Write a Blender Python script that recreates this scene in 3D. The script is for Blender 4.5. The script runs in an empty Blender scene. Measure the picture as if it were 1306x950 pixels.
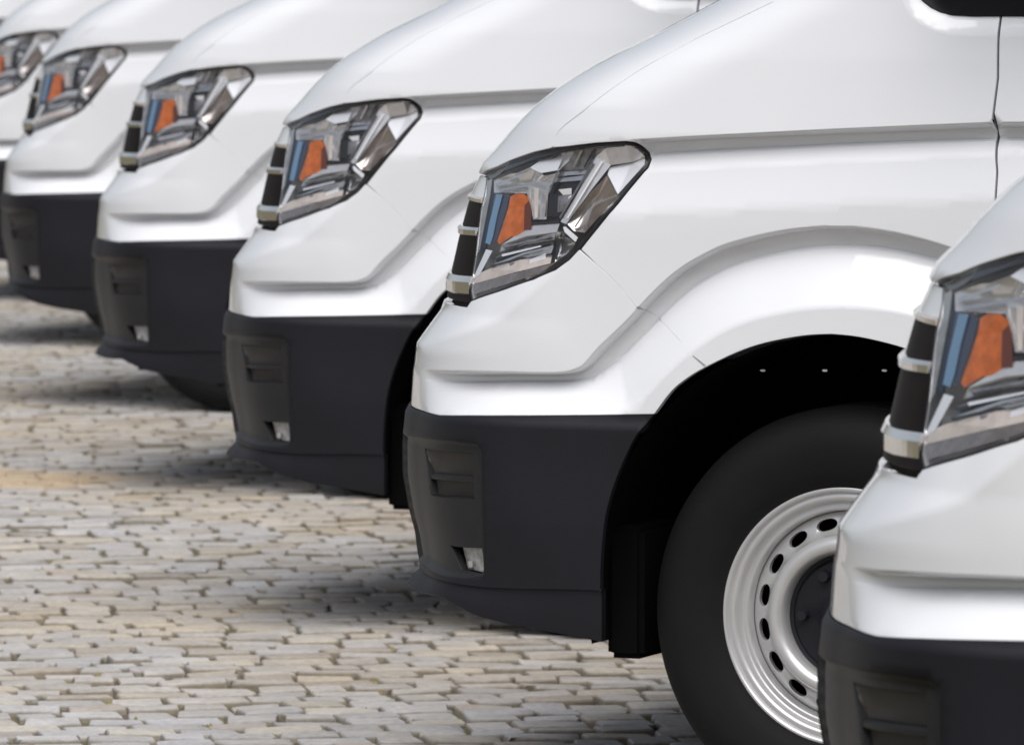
import bpy, bmesh, math, random
import numpy as np
from mathutils import Vector, Matrix
from mathutils.geometry import delaunay_2d_cdt
random.seed(7); rng = np.random.default_rng(7)
SC = bpy.context.scene
COL = SC.collection

# ------------------------------------------------------------------ camera
FPX, PW, PH = 8671.0, 1306.0, 950.0          # focal length and photo size in photo pixels
HORIZON = -86.0
PITCH = math.atan((PH / 2 - HORIZON) / FPX)
D1 = 11.5                                     # distance to the wheel of the second van
fwd = np.array([0, math.cos(PITCH), -math.sin(PITCH)])
up = np.array([0, math.sin(PITCH), math.cos(PITCH)])
rt = np.array([1.0, 0, 0])
def ray_w(px, py):
    return fwd + rt * ((px - PW / 2) / FPX) + up * ((PH / 2 - py) / FPX)
RIM = (1077.0, 787.0)
CAMZ = 0.356 - D1 * ray_w(*RIM)[2]
cam_d = bpy.data.cameras.new('camera'); cam = bpy.data.objects.new('camera', cam_d); COL.objects.link(cam)
cam_d.sensor_width = 36; cam_d.lens = FPX / PW * 36
cam_d.clip_start = 0.5; cam_d.clip_end = 3000
cam.location = (0, 0, CAMZ); cam.rotation_euler = (math.pi / 2 - PITCH, 0, 0)
cam_d.dof.use_dof = True; cam_d.dof.focus_distance = 10.7; cam_d.dof.aperture_fstop = 15
SC.camera = cam

# ------------------------------------------------------------------ light
SUN_EL, SUN_AZ = math.radians(58), math.radians(178)     # azimuth clockwise from +Y
w = bpy.data.worlds.new('World'); SC.world = w; w.use_nodes = True
nt = w.node_tree; nt.nodes.clear()
sky = nt.nodes.new('ShaderNodeTexSky'); sky.sky_type = 'NISHITA'; sky.sun_disc = False
sky.sun_elevation = SUN_EL; sky.sun_rotation = SUN_AZ
sky.air_density = 1.0; sky.dust_density = 3.0; sky.ozone_density = 1.0
hs = nt.nodes.new('ShaderNodeHueSaturation'); hs.inputs['Saturation'].default_value = 0.42
bg = nt.nodes.new('ShaderNodeBackground'); bg.inputs['Strength'].default_value = 0.09
wo = nt.nodes.new('ShaderNodeOutputWorld')
nt.links.new(sky.outputs[0], hs.inputs['Color']); nt.links.new(hs.outputs[0], bg.inputs[0]); nt.links.new(bg.outputs[0], wo.inputs[0])
sd = bpy.data.lights.new('sun', 'SUN'); sd.energy = 2.3; sd.angle = math.radians(65); sd.color = (1, 0.985, 0.97)
so = bpy.data.objects.new('sun', sd); COL.objects.link(so)
sdir = Vector((math.sin(SUN_AZ) * math.cos(SUN_EL), math.cos(SUN_AZ) * math.cos(SUN_EL), math.sin(SUN_EL)))
so.rotation_euler = (-sdir).to_track_quat('-Z', 'Y').to_euler()
SC.view_settings.view_transform = 'Standard'; SC.view_settings.look = 'None'
SC.view_settings.exposure = 0.36; SC.view_settings.gamma = 1
SC.render.engine = 'CYCLES'
SC.cycles.max_bounces = 8; SC.cycles.transparent_max_bounces = 12

# ------------------------------------------------------------------ materials
def mat(name, col, rough=0.5, metal=0.0, coat=0.0, spec=0.5, noise=None, bump=None, emit=None, coat_rough=0.03):
    m = bpy.data.materials.new(name); m.use_nodes = True
    n = m.node_tree.nodes; l = m.node_tree.links; b = n['Principled BSDF']
    b.inputs['Base Color'].default_value = (*col, 1); b.inputs['Roughness'].default_value = rough
    b.inputs['Metallic'].default_value = metal; b.inputs['Coat Weight'].default_value = coat
    b.inputs['Coat Roughness'].default_value = coat_rough
    b.inputs['Specular IOR Level'].default_value = spec
    tc = n.new('ShaderNodeTexCoord')
    if noise:
        sc, amt = noise
        t = n.new('ShaderNodeTexNoise'); t.inputs['Scale'].default_value = sc; t.inputs['Detail'].default_value = 6
        l.new(tc.outputs['Object'], t.inputs['Vector'])
        mr = n.new('ShaderNodeMapRange'); mr.inputs[1].default_value = .3; mr.inputs[2].default_value = .7
        mr.inputs[3].default_value = 1 - amt; mr.inputs[4].default_value = 1 + amt
        l.new(t.outputs[0], mr.inputs[0])
        mx = n.new('ShaderNodeVectorMath'); mx.operation = 'SCALE'; mx.inputs[0].default_value = col
        l.new(mr.outputs[0], mx.inputs['Scale']); l.new(mx.outputs[0], b.inputs['Base Color'])
    if bump:
        sc, st = bump
        t = n.new('ShaderNodeTexNoise'); t.inputs['Scale'].default_value = sc; t.inputs['Detail'].default_value = 4
        l.new(tc.outputs['Object'], t.inputs['Vector'])
        bp = n.new('ShaderNodeBump'); bp.inputs['Strength'].default_value = st; bp.inputs['Distance'].default_value = .002
        l.new(t.outputs[0], bp.inputs['Height']); l.new(bp.outputs[0], b.inputs['Normal'])
    return m
M = {}
M['paint'] = mat('white_paint', (.74, .75, .775), .32, coat=1.0, noise=(3, .015))
M['clad'] = mat('dark_textured_plastic', (.0065, .0065, .0105), .55, spec=.32, noise=(5, .30), bump=(900, .25))
M['clad_lit'] = mat('dark_plastic_lit_tone', (.0125, .0128, .0145), .5, spec=.4, noise=(9, .12), bump=(900, .2))  # cladding plastic again, light on the recess put into the colour
M['black'] = mat('matt_black_plastic', (.0035, .0035, .0035), .9, spec=.08, noise=(20, .2))
M['seal'] = mat('black_rubber_seal', (.008, .008, .009), .45, noise=(20, .2))
M['rubber'] = mat('tyre_rubber', (.0036, .0036, .0038), .75, spec=.25, noise=(14, .15), bump=(300, .1))
M['steel'] = mat('silver_painted_steel', (.55, .55, .55), .32, metal=.5, coat=.3, noise=(8, .04))
M['chrome'] = mat('chrome', (.86, .85, .84), .09, metal=1)
M['silver'] = mat('lamp_silver', (.60, .60, .61), .14, metal=.9, noise=(55, .10))  # silver tones below hold the chrome's bright and dark reflections as colour
M['silver_light'] = mat('lamp_silver_light_reflection', (.74, .73, .72), .16, metal=.7, noise=(40, .08))
M['brown_silver'] = mat('lamp_silver_warm_reflection', (.48, .43, .40), .16, metal=.85, noise=(45, .12))
M['brown_dark'] = mat('lamp_warm_grey', (.15, .13, .12), .2, metal=.3, coat=1, noise=(45, .3))
M['fog_grey'] = mat('fog_lamp_grey', (.22, .22, .22), .3, coat=1, noise=(80, .5))
M['silver_dark'] = mat('lamp_silver_dark_reflection', (.14, .14, .15), .25, metal=.2, coat=1, noise=(60, .4))
M['lamp_beige'] = mat('lamp_beige_bezel', (.56, .49, .435), .22, metal=.15, coat=1, noise=(30, .15))
M['lamp_black'] = mat('lamp_black_bezel', (.012, .012, .014), .25)
M['orange'] = mat('amber_plastic', (.48, .105, .008), .35, noise=(60, .25))
M['amberdark'] = mat('dark_amber_plastic', (.10, .022, .012), .35)
M['blue'] = mat('blue_tinted_plastic', (.10, .22, .36), .25)
M['navy'] = mat('dark_blue_plastic', (.012, .02, .055), .25)
M['white_sheen'] = mat('painted_sky_sheen', (.97, .97, .98), .38, metal=.6, coat=.8)  # bright sky reflection put into a near-white base colour
M['glassdark'] = mat('tinted_window_glass', (.003, .003, .0035), .3, spec=.15)
M['brownmesh'] = mat('dark_brown_grille_plastic', (.008, .004, .0035), .45, spec=.04, noise=(30, .3))
M['duct'] = mat('brown_grey_duct_plastic', (.060, .052, .047), .5, noise=(20, .15))
M['clip'] = mat('bright_metal_clip', (.9, .9, .9), .3)
def lensmat():
    m = bpy.data.materials.new('clear_lens'); m.use_nodes = True
    n = m.node_tree.nodes; l = m.node_tree.links; n.clear()
    o = n.new('ShaderNodeOutputMaterial'); t = n.new('ShaderNodeBsdfTransparent'); t.inputs[0].default_value = (.99, .99, 1, 1)
    g = n.new('ShaderNodeBsdfGlossy'); g.inputs['Roughness'].default_value = .03
    f = n.new('ShaderNodeFresnel'); f.inputs[0].default_value = 1.38
    x = n.new('ShaderNodeMixShader'); gm = n.new('ShaderNodeNewGeometry'); iv = n.new('ShaderNodeMath'); iv.operation = 'SUBTRACT'; iv.inputs[0].default_value = 1
    mu = n.new('ShaderNodeMath'); mu.operation = 'MULTIPLY'; l.new(gm.outputs['Backfacing'], iv.inputs[1]); l.new(iv.outputs[0], mu.inputs[0]); l.new(f.outputs[0], mu.inputs[1]); l.new(mu.outputs[0], x.inputs[0]); l.new(t.outputs[0], x.inputs[1]); l.new(g.outputs[0], x.inputs[2]); l.new(x.outputs[0], o.inputs[0])
    return m
M['lens'] = lensmat()

# ------------------------------------------------------------------ object helpers
def link_mesh(name, me, parent=None, m=None):
    o = bpy.data.objects.new(name, me); COL.objects.link(o)
    if m and not me.materials: me.materials.append(M[m])
    if parent: o.parent = parent
    return o
def empty(name, parent=None, loc=(0, 0, 0)):
    o = bpy.data.objects.new(name, None); COL.objects.link(o); o.location = loc; o.empty_display_size = .2
    if parent: o.parent = parent
    return o
def mesh_vf(name, V, F, smooth=False, sharp_deg=None):
    me = bpy.data.meshes.new(name); me.from_pydata([tuple(map(float, v)) for v in V], [], F); me.update()
    if smooth:
        me.polygons.foreach_set('use_smooth', [True] * len(me.polygons))
        if sharp_deg: me.set_sharp_from_angle(angle=math.radians(sharp_deg))
    return me
def box_bm(cx, cy, cz, sx, sy, sz, bev=.004, rot=None):
    bm = bmesh.new(); bmesh.ops.create_cube(bm, size=1)
    for v in bm.verts: v.co = Vector((v.co.x * sx, v.co.y * sy, v.co.z * sz))
    if bev: bmesh.ops.bevel(bm, geom=bm.edges[:], offset=bev, segments=2, affect='EDGES')
    if rot is not None: bm.transform(rot)
    bm.transform(Matrix.Translation((cx, cy, cz)))
    return bm
def bm_obj(name, bm, m, parent=None, smooth=False):
    me = bpy.data.meshes.new(name); bm.normal_update(); bm.to_mesh(me); bm.free()
    if smooth:
        me.polygons.foreach_set('use_smooth', [True] * len(me.polygons)); me.set_sharp_from_angle(angle=math.radians(35))
    return link_mesh(name, me, parent, m)
def lathe(prof, seg=96, c=(0, 0, 0)):
    """profile (r, y) turned about the Y axis through c"""
    V, F = [], []
    n = len(prof)
    for i in range(seg):
        a = 2 * math.pi * i / seg
        for r, y in prof: V.append((c[0] + r * math.cos(a), c[1] + y, c[2] + r * math.sin(a)))
    for i in range(seg):
        j = (i + 1) % seg
        for k in range(n - 1): F.append((i * n + k, i * n + k + 1, j * n + k + 1, j * n + k))
    return V, F

def S01(x, a, b):
    t = np.clip((x - a) / (b - a), 0, 1); return t * t * (3 - 2 * t)
# ------------------------------------------------------------------ van frame: X forward, Y inboard from the near side, Z up
THETA = math.radians(23.1)
Fv = np.array([-math.cos(THETA), math.sin(THETA), 0]); Iv = np.array([math.sin(THETA), math.cos(THETA), 0]); Zv = np.array([0, 0, 1.0])
CAMP = np.array([0, 0, CAMZ])
RIMY = .035
O1 = CAMP + ray_w(*RIM) * D1 - Iv * RIMY; O1[2] = 0
C0 = CAMP - O1; CV = np.array([C0 @ Fv, C0 @ Iv, C0[2]])          # camera in the van's frame
R3 = np.array([Fv, Iv, Zv])
def rays(P):
    P = np.atleast_2d(np.array(P, float))
    d = fwd[None] + rt[None] * ((P[:, :1] - PW / 2) / FPX) + up[None] * ((PH / 2 - P[:, 1:2]) / FPX)
    return d @ R3.T
def project(P):
    W = P @ R3 + O1[None] - CAMP[None]
    z = W @ fwd
    return np.stack([PW / 2 + FPX * (W @ rt) / z, PH / 2 - FPX * (W @ up) / z], 1)

# body hull: at each height a plan contour, straight along the side up to Xc, then a superellipse round the nose
CY = 1.02
Z_N = [0, .5, .75, .9, 1.1, 1.22, 1.6, 2.6]
A_T = [.50, .50, .50, .54, .58, .46, .46, .60]
N_T = [2.6, 2.6, 2.6, 2.45, 2.4, 2.6, 2.8, 3.0]
I_Z = [0, .3, .5, .75, 1.17, 1.30, 1.45, 2.0, 2.4, 2.5, 2.6]
I_T = [.05, .02, .005, 0, .0, .012, .032, .09, .16, .24, .60]
SIL = [(520, 790), (524, 745), (545, 722), (537, 690), (527, 650), (519.5, 605), (519, 565), (523, 530), (525, 500), (527, 470), (531, 441), (548, 417), (566, 392), (572, 350), (583, 300), (597, 250),
       (610, 222), (632, 190), (660, 157), (688, 129), (718, 107), (772, 75), (830, 47), (873, 24), (918, 0)]
def support(z):
    A = np.interp(z, Z_N, A_T); n = np.interp(z, Z_N, N_T); hw = CY - np.interp(z, I_Z, I_T)
    psi = np.linspace(0, math.pi / 2, 400)
    r = ((np.sin(psi) / A) ** n + (np.cos(psi) / hw) ** n) ** (-1 / n)
    return r * np.sin(psi), CY - r * np.cos(psi)
XT = []
for x, y in SIL:
    d = rays((x, y))[0]; L = np.array([d[1], -d[0]]) / np.hypot(d[0], d[1]) 
    if L[0] < 0: L = -L
    z = .7
    for _ in range(12):
        X, Y = support(z); s = X * L[0] + Y * L[1]; k = s.argmax()
        Xc = (CV[:2] @ L - s[k]) / L[0]
        t = ((X[k] + Xc - CV[0]) * d[0] + (Y[k] - CV[1]) * d[1]) / (d[0] ** 2 + d[1] ** 2)
        z = CV[2] + t * d[2]
    XT.append((z, Xc))
XT.sort()
XT = [p for p in XT if p[0] > .33]
ZT = [0.0, .2, .3] + [p[0] for p in XT] + [1.46, 2.25, 2.45, 2.6]
XcT = [XT[0][1] - .01] * 3 + [p[1] for p in XT] + [XT[-1][1] - .10, -.95, -1.2, -1.6]
print('hull', [(round(a, 3), round(b, 3)) for a, b in XT])
zz = np.linspace(0, 2.6, 2601); xx = np.interp(zz, ZT, XcT)
ker = np.hanning(23); ker /= ker.sum(); xx = np.convolve(np.pad(xx, 11, mode='edge'), ker, 'valid')
def cpar(z):
    return (np.interp(z, zz, xx), np.interp(z, Z_N, A_T), np.interp(z, Z_N, N_T), CY - np.interp(z, I_Z, I_T))
def hull0(q, z):
    Xc, A, n, hw = cpar(z)
    psi = np.clip((q - Xc) / hw, 0, math.pi / 2)
    s, c = np.sin(psi), np.maximum(np.cos(psi), 0)
    r = ((s / A) ** n + (c / hw) ** n) ** (-1 / n)
    X = np.where(q <= Xc, q, Xc + r * s); Y = np.where(q <= Xc, CY - hw, CY - r * c)
    return np.stack([X, Y, z + 0 * q], 1)
ZK = [None]
def push(q, z):
    if ZK[0] is None: return 0 * q
    zk = np.interp(-q, -ZK[0][:, 0], ZK[0][:, 1]); x0 = np.interp(.775, zz, xx)
    ret = lambda a: np.maximum(x0 - np.interp(a, zz, xx), 0)
    return .4 * np.minimum(ret(z), ret(zk)) * (1 - S01(z, zk, zk + .16)) * S01(q, QT + .05, QT + .20)
def hull(q, z):
    P = hull0(q, z); P[:, 0] += push(q + 0 * z, z + 0 * q); return P
def qend(z):
    Xc, A, n, hw = cpar(z); return Xc + hw * math.pi / 2
def normal_of(f, q, z, e=.003):
    q2 = np.minimum(q, qend(z) - .0045)
    a = f(q2 + e, z) - f(q2 - e, z); b = f(q2, z + e) - f(q2, z - e)
    n = np.cross(a, b); n /= np.maximum(np.linalg.norm(n, axis=1, keepdims=True), 1e-9)
    return n
# orientation check: the near side must face -Y
_s = normal_of(hull, np.array([-.5]), np.array([1.0]))[0][1]
SGN = -1.0 if _s > 0 else 1.0
def hnorm(q, z): return SGN * normal_of(hull, q, z, .008)

def seg_dist(q, z, poly):
    """distance to a polyline and signed side (+ = right hand of its direction)"""
    poly = np.asarray(poly, float); a = poly[:-1]; b = poly[1:]; ab = b - a; L2 = (ab ** 2).sum(1) + 1e-12
    P = np.stack([q, z], 1)
    ap = P[:, None] - a[None]
    t = np.clip((ap * ab[None]).sum(2) / L2[None], 0, 1)
    dv = ap - t[..., None] * ab[None]; d = np.sqrt((dv ** 2).sum(2)); k = d.argmin(1); i = np.arange(len(q))
    cr = ab[k, 0] * ap[i, k, 1] - ab[k, 1] * ap[i, k, 0]
    return d[i, k], np.where(cr > 0, -1.0, 1.0)

def trace(P, D=None, off=0.0):
    """photo pixels of the second van -> (q, z) on the body surface displaced by D"""
    P = np.atleast_2d(np.array(P, float)); out = []
    d = rays(P)
    for k in range(len(P)):
        t = np.arange(9.5, 14.5, .004); pts = CV[None] + t[:, None] * d[k][None]
        Xc, A, n, hw = cpar(pts[:, 2]); v = np.abs(CY - pts[:, 1])
        xr = np.maximum(pts[:, 0] - Xc, 0)
        f = ((xr / A) ** n + (v / hw) ** n) ** (1 / n)
        i = int(np.argmax(f < 1)) if (f < 1).any() else int(f.argmin())
        p = pts[i]; Xc, A, n, hw = cpar(p[2])
        if p[0] <= Xc: q = p[0]
        else: q = Xc + hw * math.atan2(p[0] - Xc, CY - p[1])
        out.append((q, p[2]))
    Q = np.array(out)
    def S(Q):
        dd = (D(Q[:, 0], Q[:, 1]) if D else 0) + off
        return project(hull(Q[:, 0], Q[:, 1]) + hnorm(Q[:, 0], Q[:, 1]) * np.reshape(dd, (-1, 1)) if D or off else hull(Q[:, 0], Q[:, 1]))
    best = Q.copy(); be = ((S(Q) - P) ** 2).sum(1)
    for _ in range(14):
        e = S(Q) - P; h = .002
        J1 = (S(Q + [[h, 0]]) - S(Q - [[h, 0]])) / (2 * h); J2 = (S(Q + [[0, h]]) - S(Q - [[0, h]])) / (2 * h)
        det = J1[:, 0] * J2[:, 1] - J1[:, 1] * J2[:, 0]
        det = np.where(np.abs(det) < 5e4, np.sign(det + 1e-9) * 5e4, det)
        dq = -(e[:, 0] * J2[:, 1] - e[:, 1] * J2[:, 0]) / det; dz = -(J1[:, 0] * e[:, 1] - J1[:, 1] * e[:, 0]) / det
        Q = Q + np.clip(np.stack([dq, dz], 1), -.02, .02) * .7
        er = ((S(Q) - P) ** 2).sum(1); m = er < be; best[m] = Q[m]; be[m] = er[m]
    return best

def smooth_poly(P, n=6):
    P = np.asarray(P, float); out = []
    for i in range(len(P) - 1):
        p0 = P[max(i - 1, 0)]; p1 = P[i]; p2 = P[i + 1]; p3 = P[min(i + 2, len(P) - 1)]
        for t in np.linspace(0, 1, n, endpoint=False):
            out.append(.5 * ((2 * p1) + (-p0 + p2) * t + (2 * p0 - 5 * p1 + 4 * p2 - p3) * t * t + (-p0 + 3 * p1 - 3 * p2 + p3) * t ** 3))
    out.append(P[-1]); return np.array(out)


# crease curves, read off the second van
FLARE = .032
c1 = trace([(700, 184), (760, 181), (800, 179.5), (830, 178), (900, 174), (980, 170), (1060, 166), (1150, 162), (1270, 157)])
C1 = np.vstack([c1, [[-1.0, c1[-1, 1] + .010], [-4.6, c1[-1, 1] + .02]]])
c2 = smooth_poly(trace([(560, 474), (600, 475), (650, 476), (700, 477), (725, 475), (742, 467), (765, 443), (803, 405), (830, 376), (862, 347), (895, 327), (932, 311), (1001, 295), (1071, 289.5), (1141, 297), (1215, 315)]), 4)
c3 = smooth_poly(trace([(560, 529), (650, 529), (740, 529), (795, 527), (815, 514), (835, 492), (856, 470), (892, 440), (940, 413), (1000, 397), (1054, 391), (1108, 393), (1156, 403)], off=FLARE), 4)
def rear_mirror(c, q0):
    m = c[c[:, 0] > q0 + .02][::-1].copy(); m = m[m[:, 1] > .60]; m[:, 0] = 2 * q0 - m[:, 0]
    return m
qc = c2[c2[:, 1].argmax(), 0]
c2r = c2[(c2[:, 0] > qc)]; k = (c2r[:, 0] < qc + .46); c2r = c2r[k][::-1].copy(); c2r[:, 0] = 2 * qc - c2r[:, 0]
c3top = c3[c3[:, 1].argmax(), 0]
c3r = c3[(c3[:, 0] > c3top)]; k = (c3r[:, 0] < c3top + .40); c3r = c3r[k][::-1].copy(); c3r[:, 0] = 2 * c3top - c3r[:, 0]
zc2 = c2[0, 1]; zc3 = c3[0, 1]
C2 = np.vstack([[[qend(zc2) + .2, zc2]], c2[c2[:, 0] > qc], c2r, [[-.60, .62], [-.62, .50], [-4.9, .50]]])
C3 = np.vstack([[[qend(zc3) + .2, zc3]], c3[c3[:, 0] > c3top], c3r, [[-.52, .62], [-.54, .44], [-4.9, .44]]])
# along these curves, running rearwards, 'below' is on the left hand
k2 = smooth_poly(trace([(536, 440), (565, 434), (595, 426), (637, 411), (665, 388), (690, 366), (720, 341), (748, 312), (770, 285)]), 4)
QF1, QF0 = trace([(610, 500)])[0, 0], trace([(535, 500)])[0, 0]
QT = trace([(828, 190)])[0, 0]
KPX = smooth_poly([(536, 440), (565, 434), (595, 426), (637, 411), (665, 388), (690, 366), (720, 341), (748, 312), (770, 285)], 4)
for _ in range(3):
    o_ = np.argsort(-k2[:, 0]); kk = k2[o_]; ZK[0] = np.vstack([[[2.5, kk[0, 1]]], kk])
    k2 = trace(KPX)
K2 = np.vstack([[[qend(k2[0, 1]) + .2, k2[0, 1]]], k2])
PRX = [0, .035, .235, .265, 1.0]; PRY = [0, -.034, -.040, -.030, FLARE]
LAMP_EDGE = None
def inpoly(P, poly):
    x, y = P[:, 0], P[:, 1]; r = np.zeros(len(P), bool); n = len(poly)
    for i in range(n):
        x1, y1 = poly[i]; x2, y2 = poly[(i + 1) % n]
        if y1 == y2: continue
        c = ((y1 > y) != (y2 > y)) & (x < (x2 - x1) * (y - y1) / (y2 - y1) + x1); r ^= c
    return r
WPOLY = None
_w = trace([(1178, 1), (1188, 9), (1200, 15), (1215, 19), (1240, 20.5), (1306, 20.5)])
WPOLY = np.vstack([_w, [[-1.24, _w[-1, 1]], [-1.24, 2.0], [-.70, 2.0], [_w[0, 0] + .04, 1.48]]])
def disp(q, z):
    q = np.atleast_1d(q).astype(float); z = np.atleast_1d(z).astype(float)
    d1, s1 = seg_dist(q, z, C1); below = np.where(s1 > 0, -1, 1) * d1      # C1 runs rearwards (-q): + = below
    D = np.interp(below, [-1, 0, .028, .125, .16, .45, 1], [0, 0, -.020, .003, .003, -.004, -.004]) * (1 - S01(q, QT + .02, QT + .20)) \
        + np.interp(below, [-1, 0, .005, .0245, .028, .055, 1], [0, 0, -.034, -.025, -.012, 0, 0]) * (1 - S01(q, QT + .0, QT + .05))
    if WPOLY is not None:
        dw = seg_dist(q, z, np.vstack([WPOLY, WPOLY[:1]]))[0]; dw = np.where(inpoly(np.stack([q, z], 1), WPOLY), 0, dw)
        D = D - .012 * (1 - np.minimum(dw / .032, 1))
    d2, s2 = seg_dist(q, z, C2); d3, s3 = seg_dist(q, z, C3)
    b2 = s2 < 0; b3 = s3 < 0
    t = np.where(b2, np.where(b3, 1.0, d2 / (d2 + d3 + 1e-9)), 0)
    fl = np.interp(t, PRX, PRY) * (1 - S01(q, QF1, QF0))
    D = np.where(b2, D * (1 - np.minimum(t * 3, 1)) + fl, D)
    dk, sk = seg_dist(q, z, K2); ab = np.where(sk > 0, dk, 0)
    tl = np.where(b2, 0, np.where(sk > 0, 1 - np.minimum(dk / .09, 1), d2 / (d2 + dk + 1e-9)))
    D = D + .010 * tl * S01(q, k2[-1, 0] + .0, k2[-1, 0] + .15) * (1 - S01(q, QF1 - .02, QF0)) * (z < zc2 + .35)
    D = D - np.interp(ab, [0, .09, .2], [0, .005, .006]) * S01(q, k2[-1, 0] + .02, k2[-1, 0] + .12) * (1 - S01(z, zc2 + .25, zc2 + .42)) * (1 - S01(q, .74, .92))
    return D
def surf(q, z): return hull(q, z) + hnorm(q, z) * disp(q, z)[:, None]
def T(P): return trace(P, D=disp)

# ------------------------------------------------------------------ panel builder
def densify(poly, h, closed=True):
    out = []; n = len(poly)
    for i in range(n if closed else n - 1):
        a = np.array(poly[i]); b = np.array(poly[(i + 1) % n]); k = max(1, int(math.ceil(np.hypot(*(b - a)) / h)))
        for j in range(k): out.append(a + (b - a) * j / k)
    if not closed: out.append(np.array(poly[-1]))
    return np.array(out)
def inset(poly, g):
    """pull a closed outline in by g, for panel gaps"""
    P = np.asarray(poly, float); n = len(P); A = .5 * sum(P[i][0] * P[(i + 1) % n][1] - P[(i + 1) % n][0] * P[i][1] for i in range(n))
    sg = 1 if A > 0 else -1; out = []
    for i in range(n):
        a = P[i] - P[i - 1]; b = P[(i + 1) % n] - P[i]
        na = np.array([-a[1], a[0]]) / (np.hypot(*a) + 1e-9); nb = np.array([-b[1], b[0]]) / (np.hypot(*b) + 1e-9)
        m = na + nb; L = np.hypot(*m); m = m / (L + 1e-9); c = max(.5, L / 2)
        out.append(P[i] + sg * m * g / c)
    return np.array(out)
def panel(name, outline, m, parent, h=.018, holes=(), cons=(), f=None, thick=.014, off=0.0, centre=False, gap=.0010, lipmat=None):
    base = f or surf
    fn = (lambda q, z: base(q, z) + hnorm(q, z) * off) if off else base
    O = np.asarray(outline, float)
    if gap: O = inset(O, gap)
    if centre: O[:, 0] = np.minimum(O[:, 0], qend(O[:, 1]) )
    O = densify(O, h * .8)
    if centre:
        on = O[:, 0] > qend(O[:, 1]) - .006; O[on, 0] = qend(O[on, 1])
    pts = list(O); edges = [(i, (i + 1) % len(O)) for i in range(len(O))]
    HS = []
    for H in holes:
        H = densify(np.asarray(H, float), h * .6); HS.append(H); b = len(pts); pts += list(H); edges += [(b + i, b + (i + 1) % len(H)) for i in range(len(H))]
    for c in cons:
        c = densify(np.asarray(c, float), h, False); ok = inpoly(c, O)
        for H in HS: ok &= ~inpoly(c, H)
        ok &= seg_dist(c[:, 0], c[:, 1], np.vstack([O, O[:1]]))[0] > h * .3
        idx = {}
        for i, (p, o_) in enumerate(zip(c, ok)):
            if o_: idx[i] = len(pts); pts.append(p)
        edges += [(idx[i], idx[i + 1]) for i in range(len(c) - 1) if i in idx and i + 1 in idx]
    fixed = np.array(pts)
    lo, hi = O.min(0), O.max(0)
    gx, gy = np.meshgrid(np.arange(lo[0], hi[0], h), np.arange(lo[1], hi[1], h * .87)); gx[1::2] += h / 2
    G = np.stack([gx.ravel(), gy.ravel()], 1); G = G[inpoly(G, O)]
    for H in HS: G = G[~inpoly(G, H)]
    if len(G):
        keep = np.ones(len(G), bool)
        for s in range(0, len(G), 2000):
            g = G[s:s + 2000]; keep[s:s + 2000] = (((g[:, None] - fixed[None]) ** 2).sum(2).min(1) > (h * .45) ** 2)
        pts += list(G[keep])
    r = delaunay_2d_cdt([Vector(p) for p in pts], edges, [], 0, 1e-6)
    V = np.array([tuple(v) for v in r[0]]); Fc = np.array([tuple(t) for t in r[2] if len(t) == 3])
    cen = V[Fc].mean(1); k = inpoly(cen, O)
    for H in HS: k &= ~inpoly(cen, H)
    Fc = Fc[k]
    P3 = fn(V[:, 0], V[:, 1]); N3 = SGN * normal_of(fn, V[:, 0], V[:, 1])
    if centre: P3[V[:, 0] > qend(V[:, 1]) - 1e-4, 1] = CY
    fnrm = np.cross(P3[Fc[:, 1]] - P3[Fc[:, 0]], P3[Fc[:, 2]] - P3[Fc[:, 0]])
    fl = (fnrm * N3[Fc].mean(1)).sum(1) < 0; Fc[fl] = Fc[fl][:, ::-1]
    cnt = {}
    for t in Fc:
        for a, b in ((t[0], t[1]), (t[1], t[2]), (t[2], t[0])): cnt[(a, b)] = 1
    bd = [e for e in cnt if (e[1], e[0]) not in cnt]
    VV = list(P3); NN = list(N3); FF = [tuple(int(i) for i in t) for t in Fc]; vid = {}
    if thick:
        for a, b in bd:
            if centre and abs(P3[a][1] - CY) < 2e-4 and abs(P3[b][1] - CY) < 2e-4: continue
            tn = np.cross(P3[b] - P3[a], N3[a]); tn /= np.linalg.norm(tn) + 1e-9
            # small rolled edge then inward lip
            ids = []
            for v in (a, b):
                i = len(VV); VV += [P3[v], P3[v] + tn * .0012 - N3[v] * .0015, P3[v] + tn * .0012 - N3[v] * thick]
                NN += [N3[v], tn, tn]; ids.append(i)
            i, j = ids
            FF += [(i, i + 1, j + 1, j), (i + 1, i + 2, j + 2, j + 1)]
    VV = np.array(VV); NN = np.array(NN)
    if centre:
        n = len(VV); V2 = VV.copy(); V2[:, 1] = 2 * CY - V2[:, 1]; N2 = NN.copy(); N2[:, 1] *= -1
        VV = np.vstack([VV, V2]); NN = np.vstack([NN, N2]); FF = FF + [tuple(i + n for i in t)[::-1] for t in FF]
        sm = np.abs(VV[:, 1] - CY) < 2e-4; NN[sm, 1] = 0
    # winding: make faces agree with the normals
    FA = []
    for t in FF:
        a, b, c = VV[t[0]], VV[t[1]], VV[t[2]]; nn = np.cross(b - a, c - a); s = sum(NN[i] for i in t)
        FA.append(t if nn @ s >= 0 else tuple(t[::-1]))
    me = bpy.data.meshes.new(name); me.from_pydata([tuple(v) for v in VV], [], FA); me.update()
    me.polygons.foreach_set('use_smooth', [True] * len(me.polygons))
    me.normals_split_custom_set_from_vertices([tuple(n / (np.linalg.norm(n) + 1e-9)) for n in NN])
    return link_mesh(name, me, parent, m)
def mirror(o, parent):
    """the same part on the far side of the van, as its own object"""
    c = o.copy(); COL.objects.link(c); c.parent = parent
    c.scale = (1, -1, 1); c.location = (o.location.x, 2 * CY - o.location.y, o.location.z)
    for ch in list(o.children):
        d = ch.copy(); COL.objects.link(d); d.parent = c
    return c
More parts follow.
